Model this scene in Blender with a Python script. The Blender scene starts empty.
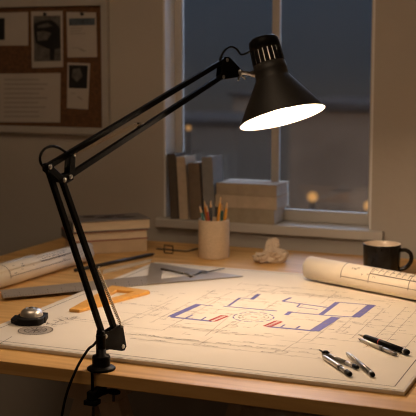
import bpy, bmesh, math, random
from mathutils import Vector, Matrix, noise
random.seed(7)
PI = math.pi
S = bpy.context.scene
COL = S.collection
V = Vector

# ------------------------------------------------------------------ camera
F = 1070.0
PITCH = math.radians(7.77)
YAW = math.radians(22.4)
CAM = V((0, 0, 1.27))
TZ = 0.75                                   # desk top height
R = Matrix.Rotation(YAW, 3, 'Z') @ Matrix.Rotation(PI / 2 - PITCH, 3, 'X')
FWD = R @ V((0, 0, -1)); RIGHT = R @ V((1, 0, 0)); UP = R @ V((0, 1, 0))

def ray(px, py):
    return R @ V(((px - 208) / F, -(py - 208) / F, -1.0))
def at(px, py, z=TZ):
    d = ray(px, py); return CAM + d * ((z - CAM.z) / d.z)
def atY(px, py, Y):
    d = ray(px, py); return CAM + d * ((Y - CAM.y) / d.y)
def atP(px, py, p, n):
    d = ray(px, py); return CAM + d * ((p - CAM).dot(n) / d.dot(n))
def atD(px, py, depth):
    return CAM + ray(px, py) * depth

cd = bpy.data.cameras.new('camera')
cam = bpy.data.objects.new('camera', cd); COL.objects.link(cam)
cam.location = CAM
cam.rotation_euler = (PI / 2 - PITCH, 0, YAW)
cd.sensor_width = 36; cd.lens = F / 416 * 36
cd.clip_start = 0.05; cd.clip_end = 500
cd.dof.use_dof = True; cd.dof.focus_distance = 1.93; cd.dof.aperture_fstop = 8.0
S.camera = cam
S.view_settings.view_transform = 'Standard'; S.view_settings.look = 'None'
S.view_settings.gamma = 1; S.view_settings.exposure = 0
S.view_settings.use_curve_mapping = False
S.cycles.use_denoising = True; S.cycles.denoising_prefilter = 'ACCURATE'; S.cycles.filter_width = 1.1
S.cycles.max_bounces = 10; S.cycles.diffuse_bounces = 6
S.cycles.transparent_max_bounces = 12

# ------------------------------------------------------------------ materials
def srgb(r, g, b):
    f = lambda c: (c / 255 / 12.92) if c / 255 <= .04045 else ((c / 255 + .055) / 1.055) ** 2.4
    return (f(r), f(g), f(b), 1)

def mat(name, col, rough=.6, metal=0., var=.0, vscale=8., bump=0., bscale=60., spec=.5, stretch=(1, 1, 1), alpha=1., coord='Object'):
    m = bpy.data.materials.new(name); m.use_nodes = True
    nt = m.node_tree; N = nt.nodes; L = nt.links
    b = N['Principled BSDF']
    b.inputs['Base Color'].default_value = col
    b.inputs['Roughness'].default_value = rough
    b.inputs['Metallic'].default_value = metal
    b.inputs['Specular IOR Level'].default_value = spec
    b.inputs['Alpha'].default_value = alpha
    tc = N.new('ShaderNodeTexCoord'); mp = N.new('ShaderNodeMapping')
    mp.inputs['Scale'].default_value = stretch
    L.new(tc.outputs[coord], mp.inputs[0])
    if var:
        n = N.new('ShaderNodeTexNoise'); n.inputs['Scale'].default_value = vscale
        n.inputs['Detail'].default_value = 5
        L.new(mp.outputs[0], n.inputs['Vector'])
        r = N.new('ShaderNodeValToRGB')
        r.color_ramp.elements[0].position = .3; r.color_ramp.elements[1].position = .7
        r.color_ramp.elements[0].color = (*[c * (1 - var) for c in col[:3]], 1)
        r.color_ramp.elements[1].color = (*[min(1, c * (1 + var)) for c in col[:3]], 1)
        L.new(n.outputs['Fac'], r.inputs[0]); L.new(r.outputs[0], b.inputs['Base Color'])
    if bump:
        n2 = N.new('ShaderNodeTexNoise'); n2.inputs['Scale'].default_value = bscale
        n2.inputs['Detail'].default_value = 4
        L.new(mp.outputs[0], n2.inputs['Vector'])
        bp = N.new('ShaderNodeBump'); bp.inputs['Strength'].default_value = bump
        bp.inputs['Distance'].default_value = .004
        L.new(n2.outputs['Fac'], bp.inputs['Height']); L.new(bp.outputs[0], b.inputs['Normal'])
    return m

def emis(name, col, strength):
    m = bpy.data.materials.new(name); m.use_nodes = True
    nt = m.node_tree; nt.nodes.remove(nt.nodes['Principled BSDF'])
    e = nt.nodes.new('ShaderNodeEmission'); e.inputs[0].default_value = col; e.inputs[1].default_value = strength
    nt.links.new(e.outputs[0], nt.nodes['Material Output'].inputs[0])
    return m

def wood(name, c1, c2, rough=.45, scale=3.0, axis='X', stretch=14.):
    m = bpy.data.materials.new(name); m.use_nodes = True
    nt = m.node_tree; N = nt.nodes; L = nt.links; b = N['Principled BSDF']
    b.inputs['Roughness'].default_value = rough; b.inputs['Specular IOR Level'].default_value = .28
    tc = N.new('ShaderNodeTexCoord'); mp = N.new('ShaderNodeMapping')
    sc = {'X': (1, stretch, stretch), 'Y': (stretch, 1, stretch), 'Z': (stretch, stretch, 1)}[axis]
    mp.inputs['Scale'].default_value = sc
    L.new(tc.outputs['Object'], mp.inputs[0])
    n = N.new('ShaderNodeTexNoise'); n.inputs['Scale'].default_value = scale; n.inputs['Detail'].default_value = 6
    n.inputs['Distortion'].default_value = .6
    L.new(mp.outputs[0], n.inputs['Vector'])
    r = N.new('ShaderNodeValToRGB')
    r.color_ramp.elements[0].position = .32; r.color_ramp.elements[1].position = .68
    r.color_ramp.elements[0].color = c1; r.color_ramp.elements[1].color = c2
    L.new(n.outputs['Fac'], r.inputs[0]); L.new(r.outputs[0], b.inputs['Base Color'])
    bp = N.new('ShaderNodeBump'); bp.inputs['Strength'].default_value = .06; bp.inputs['Distance'].default_value = .002
    L.new(n.outputs['Fac'], bp.inputs['Height']); L.new(bp.outputs[0], b.inputs['Normal'])
    return m

M = {}
M['wall'] = mat('plaster', (.47, .425, .37, 1), .85, var=.05, vscale=3, bump=.25, bscale=45, spec=.2)
M['ceiling'] = mat('ceiling_paint', (.6, .58, .54, 1), .9, var=.03, vscale=3)
M['trim'] = mat('window_paint', (.50, .47, .43, 1), .5, var=.04, vscale=5)
M['lining'] = mat('white_lining', (.78, .77, .75, 1), .5, var=.03, vscale=6)
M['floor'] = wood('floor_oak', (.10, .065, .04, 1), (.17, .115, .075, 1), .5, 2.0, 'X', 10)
M['desk'] = wood('desk_oak', (.54, .295, .095, 1), (.74, .45, .165, 1), .46, 2.6, 'X', 13)
M['trestle'] = wood('trestle_pine', (.58, .44, .3, 1), (.70, .55, .4, 1), .6, 3, 'Z', 12)
M['board'] = mat('board_laminate', (.70, .64, .56, 1), .5, var=.03, vscale=20)
M['boardedge'] = mat('board_edge', (.40, .31, .23, 1), .6, var=.08, vscale=30)
M['paper'] = mat('drawing_paper', (.72, .65, .545, 1), .8, var=.025, vscale=9, bump=.05, bscale=90, spec=.15)
M['rollpaper'] = mat('rolled_paper', (.78, .69, .56, 1), .8, var=.05, vscale=14, bump=.06, bscale=60, spec=.15)
M['ink'] = mat('grey_ink', (.11, .085, .07, 1), .7)
M['lightink'] = mat('pale_ink', (.27, .215, .17, 1), .7)
M['blue'] = mat('blue_ink', (.115, .105, .31, 1), .7, var=.2, vscale=300)
M['red'] = mat('red_ink', (.40, .028, .015, 1), .7)
M['black'] = mat('black_enamel', (.006, .0055, .005, 1), .40, spec=.05, var=.2, vscale=30, bump=.05, bscale=400)
M['shadeout'] = mat('satin_black_shade', (.022, .019, .016, 1), .5, var=.1, vscale=20, spec=.3)
M['blackmatte'] = mat('black_rubber', (.008, .0075, .007, 1), .6, spec=.15, var=.2, vscale=40)
M['steel'] = mat('brushed_steel', (.55, .53, .50, 1), .28, 1.0, var=.1, vscale=30, stretch=(1, 12, 1))
M['darksteel'] = mat('dark_steel', (.16, .15, .14, 1), .35, .9, var=.15, vscale=40)
M['ruler'] = mat('satin_ruler_steel', (.29, .24, .185, 1), .45, .1, var=.10, vscale=26, stretch=(1, 6, 1))
M['squaresteel'] = mat('brushed_square_steel', (.34, .285, .225, 1), .28, .3, var=.08, vscale=30, stretch=(1, 8, 1))
M['brass'] = mat('warm_spring_steel', (.50, .38, .24, 1), .3, 1.0, var=.1, vscale=60)
M['shadein'] = mat('shade_white_lining', (.55, .53, .50, 1), .5, var=.02, vscale=20)
M['bulb'] = emis('bulb_glow', (1.0, .72, .48, 1), 730)
M['cork'] = mat('cork', (.125, .056, .021, 1), .9, var=.3, vscale=120, bump=.4, bscale=200)
M['boardframe'] = mat('pale_board_frame', (.42, .39, .35, 1), .6, var=.05, vscale=10)
M['note'] = mat('note_paper', (.47, .42, .37, 1), .8, var=.05, vscale=10)
M['print'] = mat('dark_print', (.008, .008, .009, 1), .5, var=.5, vscale=14)
M['printgrey'] = mat('grey_print', (.11, .10, .092, 1), .6, var=.5, vscale=40)
M['printblue'] = mat('slate_print', (.07, .09, .11, 1), .6, var=.5, vscale=60)
M['textink'] = mat('faint_text', (.30, .265, .23, 1), .8)
M['stone'] = mat('speckled_concrete', (.58, .44, .295, 1), .85, var=.17, vscale=400, bump=.3, bscale=160)
M['mug'] = mat('black_enamel_mug', (.011, .0085, .0065, 1), .2, var=.1, vscale=10, spec=.3)
M['mugin'] = mat('cream_enamel', (.62, .50, .38, 1), .35, var=.03, vscale=10)
M['crumple'] = mat('crumpled_paper', (.52, .42, .32, 1), .85, var=.05, vscale=30, bump=.3, bscale=110)
M['squarewood'] = wood('varnished_beech', (.62, .30, .06, 1), (.78, .42, .10, 1), .4, 8, 'X', 8)
M['palewood'] = wood('pale_maple', (.55, .43, .28, 1), (.66, .53, .37, 1), .5, 6, 'X', 10)
M['pages'] = mat('page_edges', (.80, .66, .48, 1), .85, var=.12, vscale=30, stretch=(1, 1, 30))
M['redcloth'] = mat('red_cover', (.30, .07, .045, 1), .7, var=.1, vscale=30)
M['navy'] = mat('slate_blue_cover', (.07, .075, .09, 1), .6, var=.15, vscale=30)
M['charcoal'] = mat('charcoal_cover', (.075, .07, .07, 1), .65, var=.15, vscale=30)
M['tan'] = mat('tan_cover', (.58, .44, .29, 1), .7, var=.08, vscale=25)
M['linenA'] = mat('drab_linen', (.42, .345, .26, 1), .8, var=.08, vscale=60)
M['linenB'] = mat('sand_linen', (.54, .44, .33, 1), .8, var=.08, vscale=60)
M['linenC'] = mat('olive_linen', (.37, .315, .235, 1), .8, var=.08, vscale=60)
M['linenD'] = mat('dark_umber_linen', (.10, .078, .06, 1), .8, var=.1, vscale=60)
M['linenE'] = mat('brown_linen', (.20, .15, .105, 1), .8, var=.1, vscale=60)
M['linenF'] = mat('blue_grey_linen', (.27, .265, .26, 1), .8, var=.08, vscale=60)
M['pagegrey'] = mat('grey_page_edges', (.50, .46, .41, 1), .85, var=.1, vscale=60)
M['pgreen'] = mat('green_lacquer', (.02, .13, .095, 1), .35)
M['porange'] = mat('orange_lacquer', (.75, .22, .025, 1), .35)
M['pyellow'] = mat('yellow_lacquer', (.82, .36, .035, 1), .35)
M['pred'] = mat('red_lacquer', (.5, .05, .02, 1), .35)
M['pblack'] = mat('black_lacquer', (.02, .018, .018, 1), .35)
M['ptip'] = mat('sharpened_wood', (.70, .44, .22, 1), .7, var=.1, vscale=90)
M['lead'] = mat('graphite', (.03, .03, .032, 1), .4)
M['smoke'] = mat('smoky_acetate', (.22, .19, .165, 1), .2, var=.1, vscale=30, alpha=.16)
M['silver'] = mat('satin_silver', (.62, .58, .52, 1), .34, .85, var=.06, vscale=40)
M['house'] = mat('street_render', (.034, .026, .020, 1), .9, var=.15, vscale=.6, spec=0)
M['houseb'] = mat('street_brick', (.045, .031, .021, 1), .9, var=.2, vscale=.8, spec=0)
M['roof'] = mat('street_roof', (.012, .0105, .010, 1), .9, var=.2, vscale=.8, spec=0)
M['ground'] = mat('asphalt', (.02, .017, .014, 1), .9, var=.2, vscale=.5, spec=0)
M['lamplit'] = emis('street_lamp_glow', (1.0, .50, .16, 1), .62)

def glass_mat():
    m = bpy.data.materials.new('window_glass'); m.use_nodes = True
    nt = m.node_tree; N = nt.nodes; L = nt.links
    N.remove(N['Principled BSDF'])
    t = N.new('ShaderNodeBsdfTransparent'); g = N.new('ShaderNodeBsdfGlossy'); g.inputs['Roughness'].default_value = .03
    f = N.new('ShaderNodeFresnel'); f.inputs[0].default_value = 1.5
    mx = N.new('ShaderNodeMixShader')
    L.new(f.outputs[0], mx.inputs[0]); L.new(t.outputs[0], mx.inputs[1]); L.new(g.outputs[0], mx.inputs[2])
    du = N.new('ShaderNodeBsdfDiffuse'); du.inputs[0].default_value = (.8, .66, .47, 1)      # faint warm film on the pane, imitates the desk lamp's glow
    nz = N.new('ShaderNodeTexNoise'); nz.inputs['Scale'].default_value = 3.5; nz.inputs['Detail'].default_value = 3
    tc = N.new('ShaderNodeTexCoord'); L.new(tc.outputs['Object'], nz.inputs['Vector'])
    mr = N.new('ShaderNodeMapRange'); mr.inputs[3].default_value = .012; mr.inputs[4].default_value = .04
    L.new(nz.outputs['Fac'], mr.inputs[0])
    m2 = N.new('ShaderNodeMixShader'); L.new(mr.outputs[0], m2.inputs[0])
    L.new(mx.outputs[0], m2.inputs[1]); L.new(du.outputs[0], m2.inputs[2])
    L.new(m2.outputs[0], N['Material Output'].inputs[0])
    return m
M['glass'] = glass_mat()

# ------------------------------------------------------------------ mesh builder
class MB:
    def __init__(s, *mats):
        s.bm = bmesh.new(); s.mats = list(mats)
    def _merge(s, b2, mi, mtx=None, smooth=False):
        if mtx is not None: b2.transform(mtx)
        bmesh.ops.recalc_face_normals(b2, faces=b2.faces[:])
        vm = [s.bm.verts.new(v.co) for v in b2.verts]
        b2.verts.index_update()
        for f in b2.faces:
            try: nf = s.bm.faces.new([vm[v.index] for v in f.verts])
            except ValueError: continue
            nf.material_index = mi if mi is not None else f.material_index
            nf.smooth = smooth
        b2.free(); return s
    def hexa(s, pts, mi=0, bevel=0, seg=2):
        """8 corners: 4 bottom then 4 top, same order"""
        b = bmesh.new(); v = [b.verts.new(p) for p in pts]
        for q in ((3, 2, 1, 0), (4, 5, 6, 7), (0, 1, 5, 4), (1, 2, 6, 5), (2, 3, 7, 6), (3, 0, 4, 7)):
            b.faces.new([v[i] for i in q])
        bmesh.ops.recalc_face_normals(b, faces=b.faces[:])
        if bevel: bmesh.ops.bevel(b, geom=b.edges[:], offset=bevel, segments=seg, profile=.5, affect='EDGES')
        return s._merge(b, mi)
    def box(s, a, b, mi=0, bevel=0, mtx=None):
        x0, y0, z0 = a; x1, y1, z1 = b
        P = [V((x0, y0, z0)), V((x1, y0, z0)), V((x1, y1, z0)), V((x0, y1, z0)), V((x0, y0, z1)), V((x1, y0, z1)), V((x1, y1, z1)), V((x0, y1, z1))]
        if mtx is not None: P = [mtx @ p for p in P]
        return s.hexa(P, mi, bevel)
    def bar(s, p0, p1, w, h, side, mi=0, bevel=0):
        """rectangular bar p0->p1; w along 'side', h along the other axis"""
        d = (p1 - p0).normalized(); sd = (side - d * side.dot(d)).normalized(); o = d.cross(sd)
        a, c = sd * w / 2, o * h / 2
        return s.hexa([p0 - a - c, p0 + a - c, p0 + a + c, p0 - a + c, p1 - a - c, p1 + a - c, p1 + a + c, p1 - a + c], mi, bevel)
    def lathe(s, prof, origin, axis, seg=32, mi=0, smooth=True, ref=None):
        """prof: list of (radius, t) or (radius, t, mat)"""
        axis = axis.normalized()
        ref = ref or (V((0, 0, 1)) if abs(axis.z) < .9 else V((1, 0, 0)))
        u = axis.cross(ref).normalized(); w = axis.cross(u)
        rings = []
        for p in prof:
            r, t = p[0], p[1]
            if r <= 1e-7: rings.append([s.bm.verts.new(origin + axis * t)])
            else: rings.append([s.bm.verts.new(origin + axis * t + (u * math.cos(2 * PI * k / seg) + w * math.sin(2 * PI * k / seg)) * r) for k in range(seg)])
        for i in range(len(rings) - 1):
            A, B = rings[i], rings[i + 1]; m_ = prof[i][2] if len(prof[i]) > 2 else mi
            for k in range(seg):
                k2 = (k + 1) % seg
                if len(A) == 1 and len(B) == 1: continue
                if len(A) == 1: q = [A[0], B[k], B[k2]]
                elif len(B) == 1: q = [A[k], B[0], A[k2]]
                else: q = [A[k], B[k], B[k2], A[k2]]
                f = s.bm.faces.new(q); f.material_index = m_; f.smooth = smooth
        return s
    def cyl(s, p0, p1, r0, r1=None, seg=20, mi=0, bev=0):
        r1 = r0 if r1 is None else r1; L = (p1 - p0).length
        if bev: pr = [(0, 0), (r0 - bev, 0), (r0, bev), (r1, L - bev), (r1 - bev, L), (0, L)]
        else: pr = [(0, 0), (r0, 0), (r0, 0), (r1, L), (r1, L), (0, L)]
        return s.lathe(pr, p0, p1 - p0, seg, mi)
    def tube(s, pts, r, seg=10, mi=0, sub=6):
        P = []
        n = len(pts)
        for i in range(n - 1):
            a = pts[max(i - 1, 0)]; b = pts[i]; c = pts[i + 1]; d = pts[min(i + 2, n - 1)]
            for k in range(sub):
                t = k / sub
                P.append(.5 * ((2 * b) + (c - a) * t + (2 * a - 5 * b + 4 * c - d) * t * t + (3 * b - a - 3 * c + d) * t ** 3))
        P.append(pts[-1].copy())
        if sub == 1: P = [p.copy() for p in pts]
        rings = []; u = None
        for i, p in enumerate(P):
            d = (P[min(i + 1, len(P) - 1)] - P[max(i - 1, 0)]).normalized()
            if u is None: u = d.cross(V((0, 0, 1)) if abs(d.z) < .9 else V((1, 0, 0))).normalized()
            u = (u - d * u.dot(d)).normalized(); w = d.cross(u)
            rings.append([s.bm.verts.new(p + (u * math.cos(2 * PI * k / seg) + w * math.sin(2 * PI * k / seg)) * r) for k in range(seg)])
        for A, B in zip(rings, rings[1:]):
            for k in range(seg):
                f = s.bm.faces.new([A[k], A[(k + 1) % seg], B[(k + 1) % seg], B[k]]); f.smooth = True; f.material_index = mi
        for Rg in (rings[0][::-1], rings[-1]):
            f = s.bm.faces.new(Rg); f.material_index = mi
        return s
    def prism(s, poly, off, mi=0, hole=None, bevel=0):
        """extrude a planar polygon by vector off; optional hole of the same vertex count"""
        b = bmesh.new(); n = len(poly)
        lo = [b.verts.new(p) for p in poly]; hi = [b.verts.new(p + off) for p in poly]
        for i in range(n):
            j = (i + 1) % n; b.faces.new([lo[i], lo[j], hi[j], hi[i]])
        if hole is None:
            b.faces.new(lo[::-1]); b.faces.new(hi)
        else:
            hl = [b.verts.new(p) for p in hole]; hh = [b.verts.new(p + off) for p in hole]
            for i in range(n):
                j = (i + 1) % n
                b.faces.new([hl[j], hl[i], hh[i], hh[j]])
                b.faces.new([hi[i], hi[j], hh[j], hh[i]]); b.faces.new([lo[j], lo[i], hl[i], hl[j]])
        bmesh.ops.recalc_face_normals(b, faces=b.faces[:])
        if bevel: bmesh.ops.bevel(b, geom=b.edges[:], offset=bevel, segments=1, profile=.5, affect='EDGES')
        return s._merge(b, mi)
    def quad(s, pts, mi=0):
        f = s.bm.faces.new([s.bm.verts.new(p) for p in pts]); f.material_index = mi; return s
    def stroke(s, a, b, w, up, mi=0):
        """flat ink line on a plane with normal up"""
        d = b - a
        if d.length < 1e-6: return s
        n = up.cross(d).normalized() * w / 2
        P = [a - n, b - n, b + n, a + n]
        return s.quad(P, mi)
    def build(s, name, parent=None, origin=None):
        if parent is None and origin is None:
            xs = [v.co for v in s.bm.verts]
            lo = V([min(c[i] for c in xs) for i in range(3)]); hi = V([max(c[i] for c in xs) for i in range(3)])
            origin = V(((lo.x + hi.x) / 2, (lo.y + hi.y) / 2, lo.z))
        base = LOC[parent.name] if parent is not None else V((0, 0, 0))
        o_ = origin if parent is None else base
        me = bpy.data.meshes.new(name)
        bmesh.ops.translate(s.bm, verts=s.bm.verts[:], vec=-o_)
        s.bm.to_mesh(me); s.bm.free()
        for m in s.mats: me.materials.append(m)
        ob = bpy.data.objects.new(name, me); COL.objects.link(ob)
        LOC[ob.name] = o_.copy()
        if parent is not None:
            ob.parent = parent; ob.location = (0, 0, 0)
        else: ob.location = o_
        return ob
LOC = {}

def thing(name, label, cat, loc, group=None):
    o = bpy.data.objects.new(name, None); COL.objects.link(o)
    o.empty_display_size = .05
    o.location = loc; LOC[o.name] = V(loc)
    return tag(o, label, cat, group)
def tag(o, label, cat, group=None, kind=None):
    o['label'] = label; o['category'] = cat
    if group: o['group'] = group
    if kind: o['kind'] = kind
    return o
def struct(o, label, cat):
    o['kind'] = 'structure'; o['label'] = label; o['category'] = cat; return o
Z = V((0, 0, 1)); XA = V((1, 0, 0)); YA = V((0, 1, 0))

# ------------------------------------------------------------------ key places
DESK_Y0 = (at(0, 361).y + at(290, 396.8).y + at(416, 412.3).y) / 3
DESK_Y1 = (at(160, 242.5).y + at(340, 252.5).y) / 2
DESK_X0 = (at(60, 238).x + at(2, 255.5).x) / 2
DESK_X1 = 0.10
WALL_Y = DESK_Y1 + .07
print('KEY', DESK_Y0, DESK_Y1, DESK_X0, WALL_Y)

# ------------------------------------------------------------------ room shell
RX0, RX1, RY0, RY1, RZ = -3.1, 1.9, -1.6, WALL_Y, 2.75
WX0 = atY(163.5, 120, WALL_Y).x; WX1 = atY(371.5, 200, WALL_Y).x
SILL_Z = atY(340, 229.3, WALL_Y - .024).z
WTOP = 2.25
FY = WALL_Y + .072                       # front of the window frame
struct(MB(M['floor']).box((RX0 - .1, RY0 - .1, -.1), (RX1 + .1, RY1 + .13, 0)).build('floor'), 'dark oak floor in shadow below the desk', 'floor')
struct(MB(M['ceiling']).box((RX0 - .1, RY0 - .1, RZ), (RX1 + .1, RY1 + .13, RZ + .1)).build('ceiling'), 'plain ceiling above the study', 'ceiling')
w = MB(M['wall'])
w.box((RX0 - .1, RY1, 0), (WX0, RY1 + .13, RZ)); w.box((WX1, RY1, 0), (RX1 + .1, RY1 + .13, RZ))
w.box((WX0, RY1, 0), (WX1, RY1 + .13, SILL_Z - .028)); w.box((WX0, RY1, WTOP), (WX1, RY1 + .13, RZ))
struct(w.build('wall_back'), 'plain warm grey plaster wall around the window', 'wall')
struct(MB(M['wall']).box((RX0 - .1, RY0, 0), (RX0, RY1, RZ)).build('wall_left'), 'plaster wall at the left end of the study', 'wall')
struct(MB(M['wall']).box((RX1, RY0, 0), (RX1 + .1, RY1, RZ)).build('wall_right'), 'plaster wall at the right end of the study', 'wall')
struct(MB(M['wall']).box((RX0 - .1, RY0 - .1, 0), (RX1 + .1, RY0, RZ)).build('wall_front'), 'plaster wall behind the viewer', 'wall')
struct(MB(M['trim']).box((RX0, RY1 - .015, 0), (RX1, RY1 - .0005, .09), bevel=.003).build('baseboard_back'), 'painted baseboard along the foot of the window wall', 'baseboard')

# window: frame + panes
wn = thing('window_1', 'tall window with one slim mullion, blue dusk sky beyond', 'window', ((WX0 + WX1) / 2, FY, SILL_Z))
wn['kind'] = 'structure'
fw = .028
RAIL_Z = atY(330, 211.5, FY).z
fr = MB(M['trim'])
fr.box((WX0, FY, SILL_Z), (WX0 + fw, FY + .018, WTOP), bevel=.003)
fr.box((WX1 - fw, FY, SILL_Z), (WX1, FY + .018, WTOP), bevel=.003)
fr.box((WX0 + fw, FY, SILL_Z), (WX1 - fw, FY + .018, RAIL_Z), bevel=.003)
fr.box((WX0 + fw, FY, WTOP - fw), (WX1 - fw, FY + .018, WTOP), bevel=.003)
fr.build('window_frame', wn)
MX0 = atY(272, 100, FY + .005).x; MX1 = atY(279.5, 100, FY + .005).x
MB(M['trim']).box((MX0, FY + .001, RAIL_Z), (MX1, FY + .016, WTOP - fw), bevel=.002).build('mullion', wn)
MB(M['glass']).box((WX0 + fw, FY + .007, RAIL_Z), (MX0, FY + .011, WTOP - fw)).build('window_pane', wn)
MB(M['glass']).box((MX1, FY + .007, RAIL_Z), (WX1 - fw, FY + .011, WTOP - fw)).build('window_pane', wn)
for xa_, xb_, nm_ in ((WX0, WX0 + .006, 'trim_2'), (WX1 - .006, WX1, 'trim_3')):
    struct(MB(M['lining']).box((xa_, WALL_Y + .001, SILL_Z + .001), (xb_, FY - .001, WTOP)).build(nm_), 'white painted lining at the side of the window opening', 'window lining')
SX0 = WX0 - .02; SX1 = atY(382.5, 233, WALL_Y - .024).x
sl = MB(M['trim'])
sl.box((SX0, WALL_Y - .024, SILL_Z - .028), (SX1, WALL_Y, SILL_Z), bevel=.004)
sl.box((WX0, WALL_Y - .001, SILL_Z - .028), (WX1, WALL_Y + .13, SILL_Z))
struct(sl.build('trim_1'), 'painted window sill carrying the books, bluish with dusk light', 'window sill')

# ------------------------------------------------------------------ outside
def outside_block(name, label, px0, px1, pytop, dist, mt, depth=8, cat='building'):
    a = atY(px0, pytop, WALL_Y + dist); b = atY(px1, pytop, WALL_Y + dist)
    o = thing(name, label, cat, ((a.x + b.x) / 2, a.y + depth / 2, -12), 'houses across the street')
    MB(mt).box((a.x, a.y, -12), (b.x, a.y + depth, a.z), bevel=.05).build('house_wall', o)
    MB(M['roof']).box((a.x - .2, a.y - .2, a.z), (b.x + .2, a.y + depth, a.z + .22)).build('roof', o)
    return o
b1 = outside_block('house', 'dim blurred house across the street, seen in the right window pane', 290, 420, 109, 30, M['houseb'], 6)
b2 = outside_block('house', 'dim blurred taller house across the street, just left of the lamp shade', 232, 262, 96, 58, M['houseb'])
b3 = outside_block('house', 'low dark house across the street, behind the standing books', 120, 236, 122, 46, M['house'])
b4 = outside_block('house', 'low dark house across the street, behind the lamp shade opening', 256, 296, 126, 76, M['house'])
struct(MB(M['ground']).box((-120, WALL_Y + 1, -12.3), (80, WALL_Y + 140, -12)).build('ground'), 'dark street far below the window', 'ground')
def street_lamp(px, py, dist, r, label):
    c = atY(px, py, WALL_Y + dist)
    o = thing('street_lamp', label, 'street lamp', (c.x, c.y, -12), 'street lamps outside')
    MB(M['darksteel']).cyl(V((c.x, c.y, -12)), V((c.x, c.y, c.z - r * .8)), .07, .05, 10).build('lamp_post', o)
    MB(M['lamplit']).lathe([(0, -r), (r * .5, -r * .86), (r * .86, -r * .5), (r, 0), (r * .86, r * .5), (r * .5, r * .86), (0, r)], c, Z, 16).build('lamp_globe', o)
street_lamp(312.5, 197, 22, .12, 'blurred orange street light low in the right window pane')
street_lamp(368.5, 206, 22, .11, 'blurred orange street light at the right edge of the window')
street_lamp(188.5, 128, 30, .08, 'faint blurred light by the left window frame')

# ------------------------------------------------------------------ bulletin board
BY = WALL_Y
def P_on(px, py, y): return atY(px, py, y)
tr = P_on(101.5, 5.5, BY - .012); br = P_on(101.5, 128, BY - .012)
BX1 = tr.x; BZ1 = tr.z; BZ0 = br.z; BX0 = BX1 - .62
bb = thing('bulletin_board', 'framed brown cork bulletin board with pinned papers on the wall', 'bulletin board', ((BX0 + BX1) / 2, BY, BZ0))
MB(M['cork']).box((BX0, BY - .012, BZ0), (BX1, BY - .001, BZ1)).build('cork_panel', bb)
f_ = MB(M['boardframe']); ft = .021
for a, b in (((BX0 - ft, BY - .02, BZ0 - ft), (BX0, BY - .001, BZ1 + ft)), ((BX1, BY - .02, BZ0 - ft), (BX1 + ft, BY - .001, BZ1 + ft)),
             ((BX0, BY - .02, BZ0 - ft), (BX1, BY - .001, BZ0)), ((BX0, BY - .02, BZ1), (BX1, BY - .001, BZ1 + ft))):
    f_.box(a, b, bevel=.002)
f_.build('board_frame', bb)
NY = BY - .0135
def note(name, label, cat, quad, details, mat_=None):
    """quad: px corners (tl,tr,br,bl); details drawn as ink quads in the same mesh"""
    c = [P_on(x, y, NY) for x, y in quad]
    m = MB(mat_ or M['note'], M['print'], M['printgrey'], M['printblue'], M['textink'])
    m.prism([c[3], c[2], c[1], c[0]], V((0, .0008, 0)))
    for mi, poly, lift in details:
        pts = [P_on(x, y, NY) + V((0, -.0004 * lift, 0)) for x, y in poly]
        m.quad(pts[::-1], mi)
    return tag(m.build(name), label, cat, 'papers pinned to the bulletin board')
def rect(x0, y0, x1, y1): return [(x0, y0), (x1, y0), (x1, y1), (x0, y1)]
note('pinned_paper', 'pale pinned sheet with a small black square, at top left of the board', 'paper', [(-8, 13), (28, 12), (28, 45.5), (-8, 45.5)],
     [(1, rect(-8, 18, 4.8, 40), 1)])
note('pinned_photo', 'tall pinned photo of a dark armchair-like shape, top middle of the board', 'photograph', [(31, 11.5), (62.5, 11), (63, 67), (32, 68)],
     [(2, [(33.5, 16), (60.5, 15.5), (61, 61), (34, 61.5)], 1),
      (1, [(33.5, 24), (43, 20.5), (52, 20), (57, 24), (60, 29), (61, 48), (52, 50), (44, 47), (36, 43), (34, 34)], 2),
      (2, [(37, 32), (44, 31), (52, 33), (47, 40), (38, 41)], 3), (2, [(38, 25.5), (48, 23), (53, 26), (46, 27.5), (38, 28)], 3),
      (1, [(50, 49), (55, 49), (54.5, 60), (50, 60)], 2)])
note('pinned_paper', 'pinned letter with a dark blue-grey heading band, right column of the board', 'paper', [(66.5, 12), (96, 12.5), (97, 57), (67.5, 57.5)],
     [(3, [(69, 18.5), (95, 18), (95, 25), (69, 25.5)], 1)] + [(4, rect(70, 28 + i * 2.6, 70 + random.uniform(10, 18), 28.8 + i * 2.6), 1) for i in range(3)] + [(4, [(80, 48), (86, 51), (85, 52), (79, 49.5)], 1), (4, rect(72, 47.5, 79, 48.2), 1)])
note('pinned_photo', 'small pinned slip with a dark square photo, lower right of the board', 'photograph', [(67.5, 62.5), (90, 63.5), (88, 109.5), (67, 108)],
     [(1, [(69, 65), (88, 65.5), (87, 88.5), (68.8, 88)], 1), (2, [(73, 69), (80, 68), (83, 76), (77, 82), (72, 77)], 2), (4, [(78, 96), (83, 99), (82, 100), (77, 97)], 1), (4, rect(71, 93, 76, 93.7), 1)])
note('pinned_paper', 'wide pinned sheet covered in faint lines of writing, lower left of the board', 'paper', [(-10, 74), (60.5, 73), (60, 122.5), (-10, 122)],
     [(4, rect(4, 79 + i * 4.6, random.uniform(38, 56), 80.2 + i * 4.6), 1) for i in range(9)])
for (px, py), lb in (((45.5, 14), 'dark push pin holding the armchair photo'), ((82.5, 14), 'dark push pin holding the letter with the heading band')):
    c = P_on(px, py, NY - .0006)
    tag(MB(M['print']).lathe([(0, .009), (.0038, .009), (.0045, .0075), (.0028, .005), (.0032, .002), (.0042, .001), (.0042, .0), (0, 0)], c, V((0, -1, 0)), 14).build('push_pin'), lb, 'push pin', 'push pins')

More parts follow.
